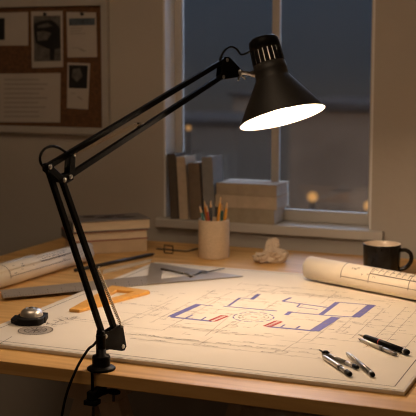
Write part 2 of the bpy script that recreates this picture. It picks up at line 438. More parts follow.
# ------------------------------------------------------------------ desk
TT = .0235
dk = thing('desk', 'long light oak desk top on wooden trestles below the window', 'desk', ((DESK_X0 + DESK_X1) / 2, (DESK_Y0 + DESK_Y1) / 2, 0))
MB(M['desk']).box((DESK_X0, DESK_Y0, TZ - TT), (DESK_X1, DESK_Y1, TZ), bevel=.0012).build('tabletop', dk)
def trestle(x):
    y0, y1 = DESK_Y0 + .10, DESK_Y1 - .10
    MB(M['trestle']).box((x - .045, y0 - .04, TZ - TT - .05), (x + .045, y1 + .04, TZ - TT), bevel=.002).build('trestle_beam', dk)
    for y in (y0, y1):
        for sx in (-1, 1):
            MB(M['trestle']).hexa([V((x + sx * .24 - .022, y - .02, 0)), V((x + sx * .24 + .022, y - .02, 0)), V((x + sx * .24 + .022, y + .02, 0)), V((x + sx * .24 - .022, y + .02, 0)),
                                   V((x + sx * .022 - .022, y - .02, TZ - TT - .051)), V((x + sx * .022 + .022, y - .02, TZ - TT - .051)), V((x + sx * .022 + .022, y + .02, TZ - TT - .051)), V((x + sx * .022 - .022, y + .02, TZ - TT - .051))], 0, .002).build('trestle_leg', dk)
    MB(M['trestle']).box((x - .15, y0 - .012, .28), (x + .15, y0 + .012, .32), bevel=.002).build('trestle_rail', dk)
    MB(M['trestle']).box((x - .15, y1 - .012, .28), (x + .15, y1 + .012, .32), bevel=.002).build('trestle_rail', dk)
trestle(atY(101, 385, DESK_Y0 + .1).x)
trestle(-.12)

# ------------------------------------------------------------------ drawing board + sheet
BT = .0075
bfr = at(404.5, 396.5)                       # front right corner on the desk
BDX1 = bfr.x; BDY0 = (bfr.y + at(0, 348).y + at(200, 372).y) / 3
BDX0 = (at(0, 324.5, TZ + BT).x + at(80, 291.5, TZ + BT).x) / 2
BDY1 = at(200, 265.5, TZ + BT).y
tag(MB(M['board'], M['boardedge']).box((BDX0, BDY0, TZ), (BDX1, BDY1, TZ + BT), bevel=.0015).build('drawing_board'), 'large flat white drawing board lying on the desk under the floor plan', 'drawing board')
SZ = TZ + BT + .0006
sheet = MB(M['paper'], M['ink'], M['lightink'], M['blue'], M['red'])
e = .004
sheet.box((BDX0 + e, BDY0 + e, TZ + BT), (BDX1 - e, BDY1 - e, SZ))
IZ = SZ + .00025
def ip(px, py): return at(px, py, IZ)
def ln(x0, y0, x1, y1, w=.0012, mi=1): sheet.stroke(ip(x0, y0), ip(x1, y1), w, Z, mi)
def wl(X0, Y0, X1, Y1, w, mi): sheet.stroke(V((X0, Y0, IZ)), V((X1, Y1, IZ)), w, Z, mi)
# border
i_ = .020
for q in ((BDX0 + i_, BDY0 + i_ * .9, BDX1 - i_, BDY0 + i_ * .9), (BDX1 - i_, BDY0 + i_ * .9, BDX1 - i_, BDY1 - i_),
          (BDX1 - i_, BDY1 - i_, BDX0 + i_, BDY1 - i_), (BDX0 + i_, BDY1 - i_, BDX0 + i_, BDY0 + i_ * .9)):
    wl(*q, .0018, 1)
# blue walls (thick) and partitions
def wall_ink(x0, y0, x1, y1, w, mi=3): ln(x0, y0, x1, y1, w, mi)
for s_ in ((170.5, 316.8, 199, 304.2, .0155), (199, 304.4, 213, 306, .005), (171, 317, 212, 321.3, .009), (186, 318, 193, 314.8, .004), (201, 320, 206, 317, .004),
           (223.5, 306.2, 277, 311, .006), (228.5, 305.8, 240, 297.8, .006), (240, 297.8, 252, 299, .004), (251.5, 299.5, 259, 294, .010),
           (282.5, 301.2, 330, 307.8, .006), (282.5, 301.2, 291, 297.5, .007), (337.5, 302.2, 321, 314.5, .011), (287.4, 311.8, 321, 314.9, .006), (286, 315, 291, 311.5, .010),
           (267, 326.5, 315, 331, .009), (314, 331, 336, 317.2, .020), (321, 314.9, 356, 317.2, .006), (337.5, 302.2, 372, 305, .005), (355.5, 317.2, 372, 304.8, .018),
           (300, 304, 297, 307, .004), (297, 307, 318, 309.5, .004), (281, 327, 285, 324.5, .004), (296, 328.5, 300, 326, .004)):
    wall_ink(*s_)
for (a, b, c, d) in ((212, 321, 225, 315.6), (267, 326.4, 279, 321.2)):          # red doors: hatched bars
    p0, p1 = ip(a, b), ip(c, d); dd = (p1 - p0); nn = Z.cross(dd).normalized()
    for s_ in (-.0065, .0065): sheet.stroke(p0 + nn * s_, p1 + nn * s_, .0055, Z, 4)
    for k in range(6):
        q = p0 + dd * (k / 5); sheet.stroke(q - nn * .007, q + nn * .007, .0036, Z, 4)
# round room: two dashed rings
cc = ip(253.5, 317); 
for rr, mi, wd, n in ((.041, 3, .003, 44), (.030, 1, .0016, 36), (.022, 2, .0014, 24)):
    for k in range(n):
        if k % 4 == 3: continue
        a0 = 2 * PI * k / n; a1 = 2 * PI * (k + 1) / n
        wl(cc.x + rr * math.cos(a0), cc.y + rr * math.sin(a0), cc.x + rr * math.cos(a1), cc.y + rr * math.sin(a1), wd, mi)
wl(cc.x - .006, cc.y, cc.x + .008, cc.y, .003, 4)
# dimension lines along both axes, with ticks and small unreadable figures
rnd = random.Random(11)
def scribble(X, Y, L, mi=1):
    x = X
    while x < X + L:
        h = rnd.uniform(.003, .0055); wl(x, Y, x + rnd.uniform(-.001, .002), Y + h, .001, mi)
        if rnd.random() < .6: wl(x, Y + h * rnd.random(), x + .0028, Y + h * rnd.random(), .001, mi)
        x += rnd.uniform(.0028, .0042)
pl = ip(170, 317); pr_ = ip(350, 322)
X0, X1 = pl.x, pr_.x
def dimx(px0, py0, L, nt, mi=2, w=.0010):
    p = ip(px0, py0); wl(p.x, p.y, p.x + L, p.y, w, mi)
    for k in range(nt + 1):
        x = p.x + L * k / nt
        wl(x - .004, p.y - .004, x + .004, p.y + .004, .0012, 1)
        if k < nt: scribble(x + L / nt * .4, p.y + .004, min(.022, L / nt * .3))
def dimy(px0, py0, L, nt, mi=2, w=.0010):
    p = ip(px0, py0); wl(p.x, p.y, p.x, p.y + L, w, mi)
    for k in range(nt + 1):
        y = p.y + L * k / nt
        wl(p.x - .004, y - .004, p.x + .004, y + .004, .0012, 1)
        if k < nt: scribble(p.x + .004, y + L / nt * .45, .014)
dimx(100, 331, .36, 5); dimx(133, 338.5, .42, 4); dimx(128, 334, .37, 7); dimx(60, 317, .16, 3); dimx(172, 327, .20, 4); dimx(230, 341, .19, 3)
dimx(150, 308, .12, 2); dimx(205, 297, .16, 3); dimx(228, 289, .22, 4); dimx(245, 284, .24, 3); dimx(270, 291, .18, 3); dimx(330, 297, .14, 2); dimx(340, 322, .12, 2); dimx(318, 338, .16, 3)
dimx(120, 303, .10, 2); dimx(215, 313, .06, 1); dimx(296, 319, .05, 1); dimx(345, 311, .07, 1)
dimy(152, 322, .19, 3); dimy(163, 330, .30, 4); dimy(140, 318, .14, 2); dimy(215, 333, .10, 2); dimy(296, 343, .20, 3); dimy(311, 341, .20, 3); dimy(352, 338, .26, 4); dimy(366, 347, .34, 5); dimy(384, 344, .30, 4); dimy(398, 356, .36, 5)
dimy(338, 330, .10, 2); dimy(262, 311, .10, 2); dimy(246, 297, .10, 2); dimy(196, 300, .10, 2); dimy(322, 303, .12, 2); dimy(112, 327, .12, 2)
# long construction lines and section bubbles
for (x0, y0, x1, y1) in ((108, 329, 178, 297), (55, 318, 160, 330), (205, 336, 232, 314), (160, 324, 222, 331), (280, 340, 336, 346), (300, 294, 372, 302), (262, 288, 330, 297), (206, 303, 232, 292), (120, 312, 168, 317), (215, 309, 266, 313), (330, 332, 398, 340), (372, 320, 413, 326), (376, 330, 416, 335)):
    ln(x0, y0, x1, y1, .0010, 2)
for px, py in ((199, 344.5), (281.5, 352), (342, 332), (232, 326), (118, 327)):
    c0 = ip(px, py)
    for k in range(18):
        a0, a1 = 2 * PI * k / 18, 2 * PI * (k + 1) / 18
        wl(c0.x + .011 * math.cos(a0), c0.y + .011 * math.sin(a0), c0.x + .011 * math.cos(a1), c0.y + .011 * math.sin(a1), .0010, 2)
    wl(c0.x - .014, c0.y, c0.x + .014, c0.y, .001, 2); wl(c0.x, c0.y, c0.x + .002, c0.y + .06, .001, 2)
# hand sketch near the tape measure and faint marks all over the plan
for k in range(26):
    t = k / 25; px = 46 + t * 28; py = 326 - t * 7 + rnd.uniform(-2.5, 2)
    p = ip(px, py); a = rnd.uniform(0, PI); L = rnd.uniform(.006, .018)
    wl(p.x, p.y, p.x + L * math.cos(a), p.y + L * math.sin(a), .0016, 1)
for k in range(110):
    p = ip(rnd.uniform(150, 390), rnd.uniform(285, 336))
    if rnd.random() < .5: scribble(p.x, p.y, rnd.uniform(.006, .018), 2)
    else:
        L = rnd.uniform(.01, .045)
        if rnd.random() < .5: wl(p.x, p.y, p.x + L, p.y, .0009, 2)
        else: wl(p.x, p.y, p.x, p.y + L, .0009, 2)
ln(0, 343.5, 12, 336.5, .0014, 1)
tag(sheet.build('floor_plan_sheet'), 'big cream architectural floor plan with blue walls and red doors on the drawing board', 'drawing')

# ------------------------------------------------------------------ desk lamp
bxy = at(101.3, 369.3)
LB = V((bxy.x, max(bxy.y, DESK_Y0 + .012), TZ))
HP = atD(237.5, 72.5, 2.12)
pd = V((HP.x - LB.x, HP.y - LB.y, 0)).normalized(); PN = V((-pd.y, pd.x, 0))     # arm plane
if PN.dot(FWD) > 0: PN = -PN                                                    # PN faces the viewer
def lp(px, py, off=0.0): return atP(px, py, LB, PN) + PN * off
lamp = thing('desk_lamp', 'black spring-arm architect lamp clamped to the front edge of the desk, lit', 'lamp', LB)
bs = MB(M['black'])
bs.lathe([(0, 0), (.0235, 0), (.0245, .0015), (.0245, .003), (.021, .0055), (.0165, .0065), (.0155, .008), (.0155, .022), (.0145, .0245), (.0085, .025), (.0085, .037), (0, .037)], LB, Z, 40)
bs.build('base', lamp)
cl = MB(M['black'], M['darksteel'])
cx = LB.x - .0025; fy = DESK_Y0 - .006
cl.cyl(V((cx, fy, TZ - .041)), V((cx, fy, TZ + .0015)), .0026, seg=12)
cl.bar(V((cx, fy, TZ + .002)), V((cx, LB.y + .004, TZ + .002)), .006, .0028, XA)
cl.box((cx - .0075, fy - .008, TZ - .045), (cx + .0075, LB.y + .012, TZ - .030), 0, .002)
cl.box((cx - .014, fy - .008, TZ - .055), (cx + .010, fy + .012, TZ - .046), 0, .002)
cl.build('clamp', lamp)
sc = MB(M['darksteel'], M['black'])
sxp = V((LB.x + .0165, LB.y + .012, 0))
sc.cyl(V((sxp.x, sxp.y, TZ - .058)), V((sxp.x, sxp.y, TZ - TT - .001)), .0026, seg=14)
sc.cyl(V((sxp.x, sxp.y, TZ - TT - .004)), V((sxp.x, sxp.y, TZ - TT)), .007, seg=18)
sc.build('clamp_screw', lamp)
wg = MB(M['black'])
wg.cyl(V((cx, LB.y + .010, TZ - .045)), V((sxp.x - .008, sxp.y, TZ - .041)), .0045, .0035, 12)
wg.lathe([(0, -.0135), (.0030, -.012), (.0052, -.006), (.0056, 0), (.0052, .006), (.003, .012), (0, .0135)], V((sxp.x, sxp.y, TZ - .041)), XA, 18)
wg.build('thumb_lever', lamp)
MB(M['darksteel']).cyl(V((cx + .001, fy, TZ - .095)), V((cx + .001, fy, TZ - .058)), .0024, seg=12).build('clamp_rod', lamp)

T_ = .005
br_ = MB(M['black'])
for off in (-.0065, .0042):
    br_.prism([lp(x, y, off) for x, y in ((99.5, 330), (106, 331), (117.5, 324), (120.5, 325.5), (124, 346), (122, 350), (119, 350.5), (107, 349), (99, 351), (98.5, 340))], PN * .002, 0, None, .0006)
br_.cyl(LB + V((0, 0, .034)), LB + V((0, 0, .06)), .0085, seg=24)
br_.build('pivot_bracket', lamp)
def screw(px, py, off=.0062, r=.0042, parent=lamp):
    c = lp(px, py, 0)
    MB(M['darksteel'], M['steel']).lathe([(0, -off - .001), (r, -off - .001), (r, off - .001, 1), (r * .8, off + .0012, 1), (r * .3, off + .0016, 1), (0, off + .0016, 1)], c, PN, 18).build('pivot_screw', parent)
def arm(x0, y0, x1, y1, w=.0098, off=0., name='lower_arm', ext=0.0, parent=lamp, mt='black'):
    a, b = lp(x0, y0, off), lp(x1, y1, off); d = (b - a).normalized()
    return MB(M[mt]).bar(a - d * ext, b + d * ext, w, w * .8, PN.cross(d), 0, .0012).build(name, parent)
arm(47.3, 166.7, 103, 336, .0098, 0, 'lower_arm', .003)
arm(61.8, 179.6, 120.3, 346, .0098, 0, 'lower_arm', .003)
arm(47.3, 166.7, 224.6, 60, .0098, .0, 'upper_arm', .003)
arm(68, 176.5, 221, 76.8, .0098, .0, 'upper_arm', .003)
def spring(a, b, r, coils, wire, name='spring'):
    d = (b - a); L = d.length; d.normalize(); u = d.cross(PN).normalized(); w_ = d.cross(u)
    pts = [a, a + d * L * .06]
    N_ = coils * 8
    for k in range(N_ + 1):
        t = .06 + .88 * k / N_; an = 2 * PI * k / 8
        pts.append(a + d * L * t + (u * math.cos(an) + w_ * math.sin(an)) * r)
    pts += [b - d * L * .06, b]
    return MB(M['brass']).tube(pts, wire, 5, 0, 1).build(name, lamp)
for off, dx in ((-.0085, 1.2), (.0085, -.9)):
    spring(lp(94 + dx, 266.5, off), lp(118.3 + dx, 325.5, off), .0022, 30, .0009)
for off, dx in ((-.0085, .8), (.0085, -.8)):
    spring(lp(70, 155.2 + dx, off), lp(139, 123.4 + dx, off), .0013, 40, .0006)
for (x, y) in ((94, 266.5), (118.3, 326), (70, 155.5), (139, 123.2)):
    c = lp(x, y); MB(M['steel']).cyl(c - PN * .0105, c + PN * .0105, .0016, seg=10).build('spring_pin', lamp)
st = MB(M['black'])                            # little lugs holding the spring pins
st.bar(lp(92.5, 265.5), lp(94.6, 267), .004, .005, PN); st.build('spring_lug', lamp); st = MB(M['black']); st.bar(lp(139, 127.5), lp(139, 122.6), .004, .006, PN)
st.build('spring_lug', lamp)
el = MB(M['black'])
for off in (-.0060, .0042):
    el.prism([lp(x, y, off) for x, y in ((44.5, 163.8), (49, 162.8), (51.5, 167), (60, 175), (66, 172.6), (71, 174.2), (71, 179.5), (64, 183.5), (58.5, 182.5), (45, 171))], PN * .0018, 0, None, .0006)
    el.prism([lp(x, y, off) for x, y in ((67.4, 154), (73, 151.5), (72.2, 176), (66.5, 177))], PN * .0018, 0, None, .0006)
el.build('elbow_plate', lamp)
for q in ((47.3, 166.7), (61.8, 179.6), (68, 176.5), (103, 336), (120.3, 346)): screw(*q)
# head joint
hd = MB(M['black'])
for off in (-.0060, .0042):
    hd.prism([lp(x, y, off) for x, y in ((222, 57), (227, 56.8), (240, 70), (240.5, 75), (236.5, 77), (221, 79.5), (218.3, 77.5), (219.2, 68))], PN * .0018, 0, None, .0006)
hd.build('head_plate', lamp)
for q in ((224.6, 60), (221, 76.8)): screw(*q)
screw(237.5, 72.3, .0068, .0062)
# shade
HD = 2.12; k_ = HD / F
phi = math.asin(.118)
s2 = V((19.5, 82.0)).normalized()
AX = (RIGHT * s2.x * math.cos(phi) - UP * s2.y * math.cos(phi) - FWD * math.sin(phi)).normalized()
mid = atD(272.3, 77.0, HD)                     # half-way along the axis
def lenk(t): return t * k_ / math.cos(phi)
AL = lenk(84.3)
AO = mid - AX * (AL / 2)                       # top of cap
pin = MB(M['steel'])
pc = lp(237.5, 72.3); ptgt = AO + AX * lenk(41)
dirp = (ptgt - pc).normalized()
pin.cyl(pc, ptgt - dirp * .030, .0042, seg=14); pin.cyl(ptgt - dirp * .042, ptgt - dirp * .031, .0065, seg=16)
pin.build('shade_pin', lamp)
wn_ = MB(M['steel'])
c0 = lp(238, 74.5, .004)
wn_.bar(c0, lp(233, 80.6, .012), .0035, .0022, PN, 0, .0005); wn_.bar(c0, lp(241.5, 79, .010), .0035, .0022, PN, 0, .0005)
wn_.build('wing_nut', lamp)
t = lenk; rr = lambda p: p * k_
cap = MB(M['black'], M['shadein'])
cap.lathe([(0, 0), (rr(8), t(.3)), (rr(12.5), t(1.6)), (rr(14.8), t(4)), (rr(15.6), t(8)), (rr(15.8), t(14.5)), (rr(15.0), t(14.5), 1), (rr(14.8), t(8), 1), (rr(12), t(3.2), 1), (0, t(2), 1)], AO, AX, 48)
NS = 20
for kk in range(NS):                           # ribs between the cooling slots
    a0 = 2 * PI * (kk + .10) / NS; a1 = 2 * PI * (kk + .90) / NS
    u = AX.cross(PN).normalized(); w_ = AX.cross(u)
    P = []
    for (r_, tt) in ((rr(15.0), t(14.3)), (rr(15.0), t(28.5))):
        pass
    def pt(r_, a, tt): return AO + AX * tt + (u * math.cos(a) + w_ * math.sin(a)) * r_
    am = (a0 + a1) / 2
    cap.hexa([pt(rr(15.0), a0, t(14.2)), pt(rr(15.0), a1, t(14.2)), pt(rr(15.9), a1, t(14.2)), pt(rr(15.9), a0, t(14.2)),
              pt(rr(15.6), a0, t(28.6)), pt(rr(15.6), a1, t(28.6)), pt(rr(16.5), a1, t(28.6)), pt(rr(16.5), a0, t(28.6))], 0)
cap.build('shade_cap', lamp)
sh = MB(M['shadeout'], M['shadein'])
sh.lathe([(rr(15.6), t(28.5)), (rr(16.5), t(28.5)), (rr(16.9), t(36)), (rr(17.0), t(42.5)), (rr(18.2), t(44.5)), (rr(43.6), t(83.6)), (rr(43.9), t(84.3)), (rr(43.3), t(84.3), 1), (rr(17.6), t(45.0), 1), (rr(16.2), t(42.5), 1), (rr(16.0), t(36), 1), (rr(15.6), t(28.5), 1)], AO, AX, 72)
sh.build('lamp_shade', lamp)
so = MB(M['shadein']); so.cyl(AO + AX * t(4), AO + AX * t(56), rr(9), rr(7), 24); so.build('bulb_socket', lamp)
bc = AO + AX * t(81.5); br0 = rr(8.0)
MB(M['bulb']).lathe([(rr(4.5), t(56) - t(81.5)), (rr(4.5), -t(15)), (rr(7), -t(5)), (br0, 0), (br0 * .86, br0 * .5), (br0 * .5, br0 * .86), (0, br0)], bc, AX, 28).build('light_bulb', lamp)
# cord: elbow loop, head loop, hanging flex
cb = MB(M['blackmatte'])
cb.tube([lp(x, y, .0) for x, y in ((45, 169), (40.8, 163), (40.3, 156), (44, 149.5), (51, 146.3), (58, 147.5), (64, 151), (71, 155))], .0022, 8)
cb.build('power_cord', lamp); cb = MB(M['blackmatte'])
cpt = AO + AX * t(15) + (-RIGHT) * rr(15.2)
hl = [lp(x, y, 0) for x, y in ((219, 65), (221, 57), (225, 50), (231, 46.6), (236.5, 49), (240.5, 54))]
hl += [hl[-1].lerp(cpt, .45) + V((0, 0, -.002)), cpt]
cb.tube(hl, .0023, 8)
cb.build('power_cord', lamp); cb = MB(M['blackmatte'])
def hang(px, py, y): return atY(px, py, y)
fe = DESK_Y0
cb.tube([lp(100, 331, .008), LB + V((-.010, -.006, .044)) * 1.0, hang(88.5, 349, fe + .006), hang(80, 362, fe - .002), hang(75.5, 371, fe - .010), hang(70, 384, fe - .014), hang(66, 396, fe - .012), hang(62.5, 412, fe - .010), hang(60, 430, fe - .006), hang(59, 470, fe)], .0023, 8)
cb.build('power_cord', lamp)

# ------------------------------------------------------------------ rolled drawings
def roll(name, label, p0, p1, r, inks=True, turns=2.3, seed=1, group='rolled drawings', face=0.0):
    """spiral paper tube lying on z = p.z with its axis from p0 to p1"""
    d = (p1 - p0); L = d.length; d.normalize()
    side = Z.cross(d).normalized()
    c0 = p0 + Z * r
    m = MB(M['rollpaper'], M['ink'], M['lightink'])
    n = int(40 * turns); prev = None; th = .0014
    for k in range(n + 1):
        a = 2 * PI * k / 40 + face; rad = r - th * 1.4 * (turns - k / 40)
        rad = min(rad, r)
        o = side * math.cos(a) * rad + Z * math.sin(a) * rad; i = side * math.cos(a) * (rad - th * .5) + Z * math.sin(a) * (rad - th * .5)
        tel = d * (.003 * math.sin(k * .21))
        cur = [m.bm.verts.new(c0 + o + tel), m.bm.verts.new(c0 + o + d * L + tel), m.bm.verts.new(c0 + i + d * L + tel), m.bm.verts.new(c0 + i + tel)]
        if prev:
            for q in range(4):
                f = m.bm.faces.new([prev[q], cur[q], cur[(q + 1) % 4], prev[(q + 1) % 4]]); f.smooth = q in (0, 2)
        else: m.bm.faces.new(cur)
        prev = cur
    m.bm.faces.new(prev[::-1])
    ri = r + .0005
    def sp(t_, a): return c0 + d * (L * t_) + (side * math.cos(a) + Z * math.sin(a)) * ri
    def seg_(t0, a0, t1, a1, wd=.0013, mi=1):
        wd *= 1.25
        N_ = max(1, int(abs(a1 - a0) / .15))
        for q in range(N_):
            A = sp(t0 + (t1 - t0) * q / N_, a0 + (a1 - a0) * q / N_); B = sp(t0 + (t1 - t0) * (q + 1) / N_, a0 + (a1 - a0) * (q + 1) / N_)
            am = a0 + (a1 - a0) * (q + .5) / N_
            m.stroke(A, B, wd, side * math.cos(am) + Z * math.sin(am), mi)
    rn = random.Random(seed)
    if inks: inks(seg_, rn)
    return tag(m.build(name), label, 'rolled drawing', group)
def textmark(seg_, rn, t0, a0, n, st=.012, mi=1):
    for k in range(n):
        tt = t0 + k * st; seg_(tt, a0, tt + rn.uniform(-.003, .004), a0 + rn.uniform(.06, .16), .0011, mi)
        if rn.random() < .6: seg_(tt, a0 + .06, tt + st * .7, a0 + rn.uniform(.02, .14), .0011, mi)
ZB = SZ + .0004
# angle 0 = away from the viewer's side, PI = towards it, PI/2 = top
def inksR(sg, rn):
    for tt in (.255, .425, .66, .9): sg(tt, PI * .30, tt, PI * 1.02, .0013)
    sg(.425, PI * .78, .9, PI * .78, .0018); sg(.425, PI * .52, .66, PI * .52, .0012, 2); sg(.255, PI * .98, .9, PI * .98, .0012, 2)
    for k in range(7): sg(.44 + k * .035, PI * .55, .435 + k * .035, PI * .74, .0012); textmark(sg, rn, .446 + k * .033, PI * .62, 2, .008)
    textmark(sg, rn, .31, PI * .70, 3, .010); textmark(sg, rn, .34, PI * .66, 2, .010); textmark(sg, rn, .71, PI * .60, 3, .012); textmark(sg, rn, .76, PI * .82, 3, .012)
    for k in range(16): textmark(sg, rn, rn.uniform(.27, .9), PI * rn.uniform(.45, .92), 2, .008, 2)
rp0 = at(303.5, 281, ZB); rp1 = at(416, 303.5, ZB); rdir = (rp1 - rp0).normalized()
def out_(p0, p1, r):                           # centre line from the near contact line
    d = (p1 - p0).normalized(); s_ = Z.cross(d).normalized()
    if s_.y < 0: s_ = -s_
    return s_ * r * .80
RR = .0285
roll('rolled_drawing', 'thick cream rolled plan on the right, in front of the black mug', rp0 + out_(rp0, rp1, RR), rp1 + rdir * .14 + out_(rp0, rp1, RR), RR, inksR, 2.6, 3)
def inksL(sg, rn):
    sg(.30, PI * .35, .30, PI * 1.02, .0016); sg(.55, PI * .80, .80, PI * .80, .002); sg(.30, PI * .97, .78, PI * .97, .0012, 2); sg(.28, PI * .42, .95, PI * .42, .0012, 2)
    for k in range(10): textmark(sg, rn, .55 + k * .023, PI * .62, 2, .008)
    textmark(sg, rn, .40, PI * .76, 3, .009); textmark(sg, rn, .41, PI * .68, 2, .009); textmark(sg, rn, .33, PI * .90, 3, .009); textmark(sg, rn, .57, PI * .7, 12, .016)
    for k in range(14): textmark(sg, rn, rn.uniform(.32, .9), PI * rn.uniform(.45, .92), 2, .009, 2)
lp1_ = at(93, 262.5, TZ + .0004); lp0_ = at(0, 291.5, TZ + .0004); ld = (lp1_ - lp0_).normalized(); LR = .0265
roll('rolled_drawing', 'cream rolled plan at the left edge, nearer of the two rolls there', lp0_ - ld * .12 + out_(lp0_, lp1_, LR), lp1_ + out_(lp0_, lp1_, LR), LR, inksL, 2.4, 5)
q1 = at(52, 258, TZ + .0004); q0 = at(-10, 277.5, TZ + .0004)
sd_ = out_(lp0_, lp1_, LR).normalized()
A_ = lp0_ + out_(lp0_, lp1_, LR) + sd_ * (LR + .023) + ld * -.05; B_ = A_ + ld * ((lp1_ - lp0_).length * .60 + .05)
roll('rolled_drawing', 'grey-cream rolled plan half hidden behind the nearer left roll', A_, B_, .0215, None, 2.2, 6)

# ------------------------------------------------------------------ mug
mc = at(381.3, 277); mr = .046; mh = .083
mg = thing('mug', 'black enamel mug with a cream inside behind the rolled plan', 'mug', mc)
MB(M['mug'], M['mugin']).lathe([(0, .0), (mr * .88, 0), (mr * .93, .003), (mr * .96, .03), (mr, mh - .002), (mr * .985, mh, 1), (mr * .955, mh - .002, 1), (mr * .92, .03, 1), (mr * .88, .008, 1), (0, .006, 1)], mc, Z, 56).build('mug_body', mg)
hv = (RIGHT - Z * RIGHT.z).normalized()
hv = (hv * .93 - YA * .2).normalized()
MB(M['mug']).tube([mc + hv * (mr * .96) + Z * .068, mc + hv * (mr * 1.25) + Z * .0685, mc + hv * (mr * 1.5) + Z * .060, mc + hv * (mr * 1.52) + Z * .042, mc + hv * (mr * 1.28) + Z * .026, mc + hv * (mr * .93) + Z * .020], .0050, 12).build('handle', mg)

# ------------------------------------------------------------------ pencil cup
pc0 = at(213.8, 257.3); cr = .0415; chh = .104
tag(MB(M['stone']).lathe([(0, 0), (cr * .96, 0), (cr * .985, .002), (cr, .006), (cr, chh - .002), (cr * .985, chh), (cr * .93, chh), (cr * .91, chh - .002), (cr * .90, .01), (0, .01)], pc0, Z, 56).build('pencil_cup'),
    'round speckled grey-brown concrete pencil cup standing behind the drawing board', 'pencil cup')
def pencil(base, tip, r, lac, label, name='pencil', cat='pencil', group='pencils in the concrete cup'):
    d = (tip - base); L = d.length; d.normalize()
    o = thing(name, label, cat, base, group)
    MB(lac).lathe([(0, 0), (r, 0), (r, 0), (r, L - .022), (r, L - .022), (0, L - .022)], base, d, 6, 0, False).build('pencil_body', o)
    MB(M['ptip']).lathe([(r * .98, L - .0225), (r * .32, L - .005), (0, L - .005)], base, d, 12).build('sharpened_tip', o)
    MB(M['lead']).lathe([(r * .32, L - .005), (r * .04, L), (0, L)], base, d, 10).build('pencil_lead', o)
    return o
cup_top = pc0 + Z * chh
def cup_pencil(tipx, tipy, rimx, lac, label, dy, r=.0038):
    dist = (pc0 - CAM).dot(FWD) + dy
    tip = atD(tipx, tipy, dist); mid_ = atD(rimx, 219, dist)
    d = (tip - mid_).normalized(); base = mid_ - d * ((mid_.z - TZ - .0155) / d.z)
    off = V((base.x - pc0.x, base.y - pc0.y, 0))
    if off.length > cr * .72:
        base = V((pc0.x, pc0.y, base.z)) + off.normalized() * cr * .72
    pencil(base, tip, r, lac, label)
cup_pencil(199.2, 204.5, 203.3, M['pgreen'], 'dark green pencil leaning far left in the concrete cup', -.010)
cup_pencil(204.0, 199.0, 207.2, M['porange'], 'orange-red pencil beside the left green one in the cup', .012)
cup_pencil(206.5, 203.5, 208.6, M['pred'], 'short dark red pencil between orange and black ones in the cup', -.014, .0030)
cup_pencil(210.6, 199.0, 211.2, M['pblack'], 'black pencil standing upright in the middle of the cup', .004)
cup_pencil(221.2, 195.0, 218.2, M['pyellow'], 'tallest yellow-orange pencil, right of centre in the cup', -.016)
cup_pencil(222.5, 202.5, 221.8, M['pgreen'], 'dark green pencil between two orange ones in the cup', .010)
cup_pencil(227.4, 200.3, 225.0, M['pyellow'], 'yellow-orange pencil leaning farthest right in the cup', -.004)

# ------------------------------------------------------------------ crumpled paper
cc0 = at(270, 262.5)
cm = MB(M['crumple'])
ru = (RIGHT - Z * RIGHT.z).normalized(); fu = V((-ru.y, ru.x, 0))
def crumple(c, sx, sy, sz, seed, tilt=0):
    b = bmesh.new(); bmesh.ops.create_icosphere(b, subdivisions=4, radius=1)
    rn = random.Random(seed)
    pl_ = [(V((rn.gauss(0, 1), rn.gauss(0, 1), rn.gauss(0, 1))).normalized(), rn.uniform(.55, 1.0)) for _ in range(15)]
    sites = [V((rn.gauss(0, 1), rn.gauss(0, 1), rn.gauss(0, 1))).normalized() for _ in range(22)]
    for v in b.verts:
        d = v.co.normalized(); r_ = min((q / max(1e-3, d.dot(n_))) for n_, q in pl_ if d.dot(n_) > .05)
        r_ = min(r_, 1.3)
        ds = sorted((d - q).length for q in sites)                     # creases along the borders between facets
        ridge = max(0, 1 - (ds[1] - ds[0]) / .16)
        nn = abs(noise.noise(d * 2.1 + V((seed, 0, 0)))) * .42 + abs(noise.noise(d * 5 + V((0, seed, 0)))) * .18
        v.co = d * (r_ * (1.0 - nn + .15 * ridge * (1 if (len(sites) * ds[0]) % 2 > .8 else -1)))
    rot = Matrix.Rotation(tilt, 3, fu)
    for v in b.verts:
        p = ru * v.co.x * sx + fu * v.co.y * sy + Z * v.co.z * sz
        p = rot @ p; v.co = c + p
        if v.co.z < TZ + .0005: v.co.z = TZ + .0005
    bmesh.ops.recalc_face_normals(b, faces=b.faces[:])
    cm._merge(b, 0, None, False)
u1 = 1 / 405.0
def flap(pts, seed):
    """a folded sheet of paper standing out of the ball: px offsets from the base (right, up, towards)"""
    rn = random.Random(seed)
    P = [cc0 + ru * (x * u1) + Z * (y * u1) - fu * (z * u1) for x, y, z in pts]
    n = (P[1] - P[0]).cross(P[2] - P[0]).normalized()
    cen = sum(P, V()) / len(P) + n * .006
    b = bmesh.new(); k = len(P)
    f0 = [b.verts.new(p) for p in P]; f1 = [b.verts.new(p - n * .0012) for p in P]
    c0_ = b.verts.new(cen); c1_ = b.verts.new(cen - n * .0012)
    for q in range(k):
        w_ = (q + 1) % k
        b.faces.new([f0[q], f0[w_], c0_]); b.faces.new([f1[w_], f1[q], c1_]); b.faces.new([f0[w_], f0[q], f1[q], f1[w_]])
    cm._merge(b, 0)
crumple(cc0 + ru * (1.5 * u1) + Z * .033, .026, .024, .036, 3, .25)
crumple(cc0 - ru * (10 * u1) + Z * .014, .027, .026, .019, 8, -.3)
crumple(cc0 + ru * (11 * u1) + Z * .016, .027, .026, .022, 13, -.4)
crumple(cc0 + ru * (4 * u1) + Z * .020 - fu * .010, .024, .018, .026, 21, .5)
flap([(-9, 6, 6), (-1, 2, 9), (4, 6, 9), (5, 20, 3), (1, 26, 1), (-5, 20, 3)], 1)
flap([(3, 4, 9), (8, 3, 8), (10, 12, 4), (7, 23, 1), (4, 20, 3)], 2)
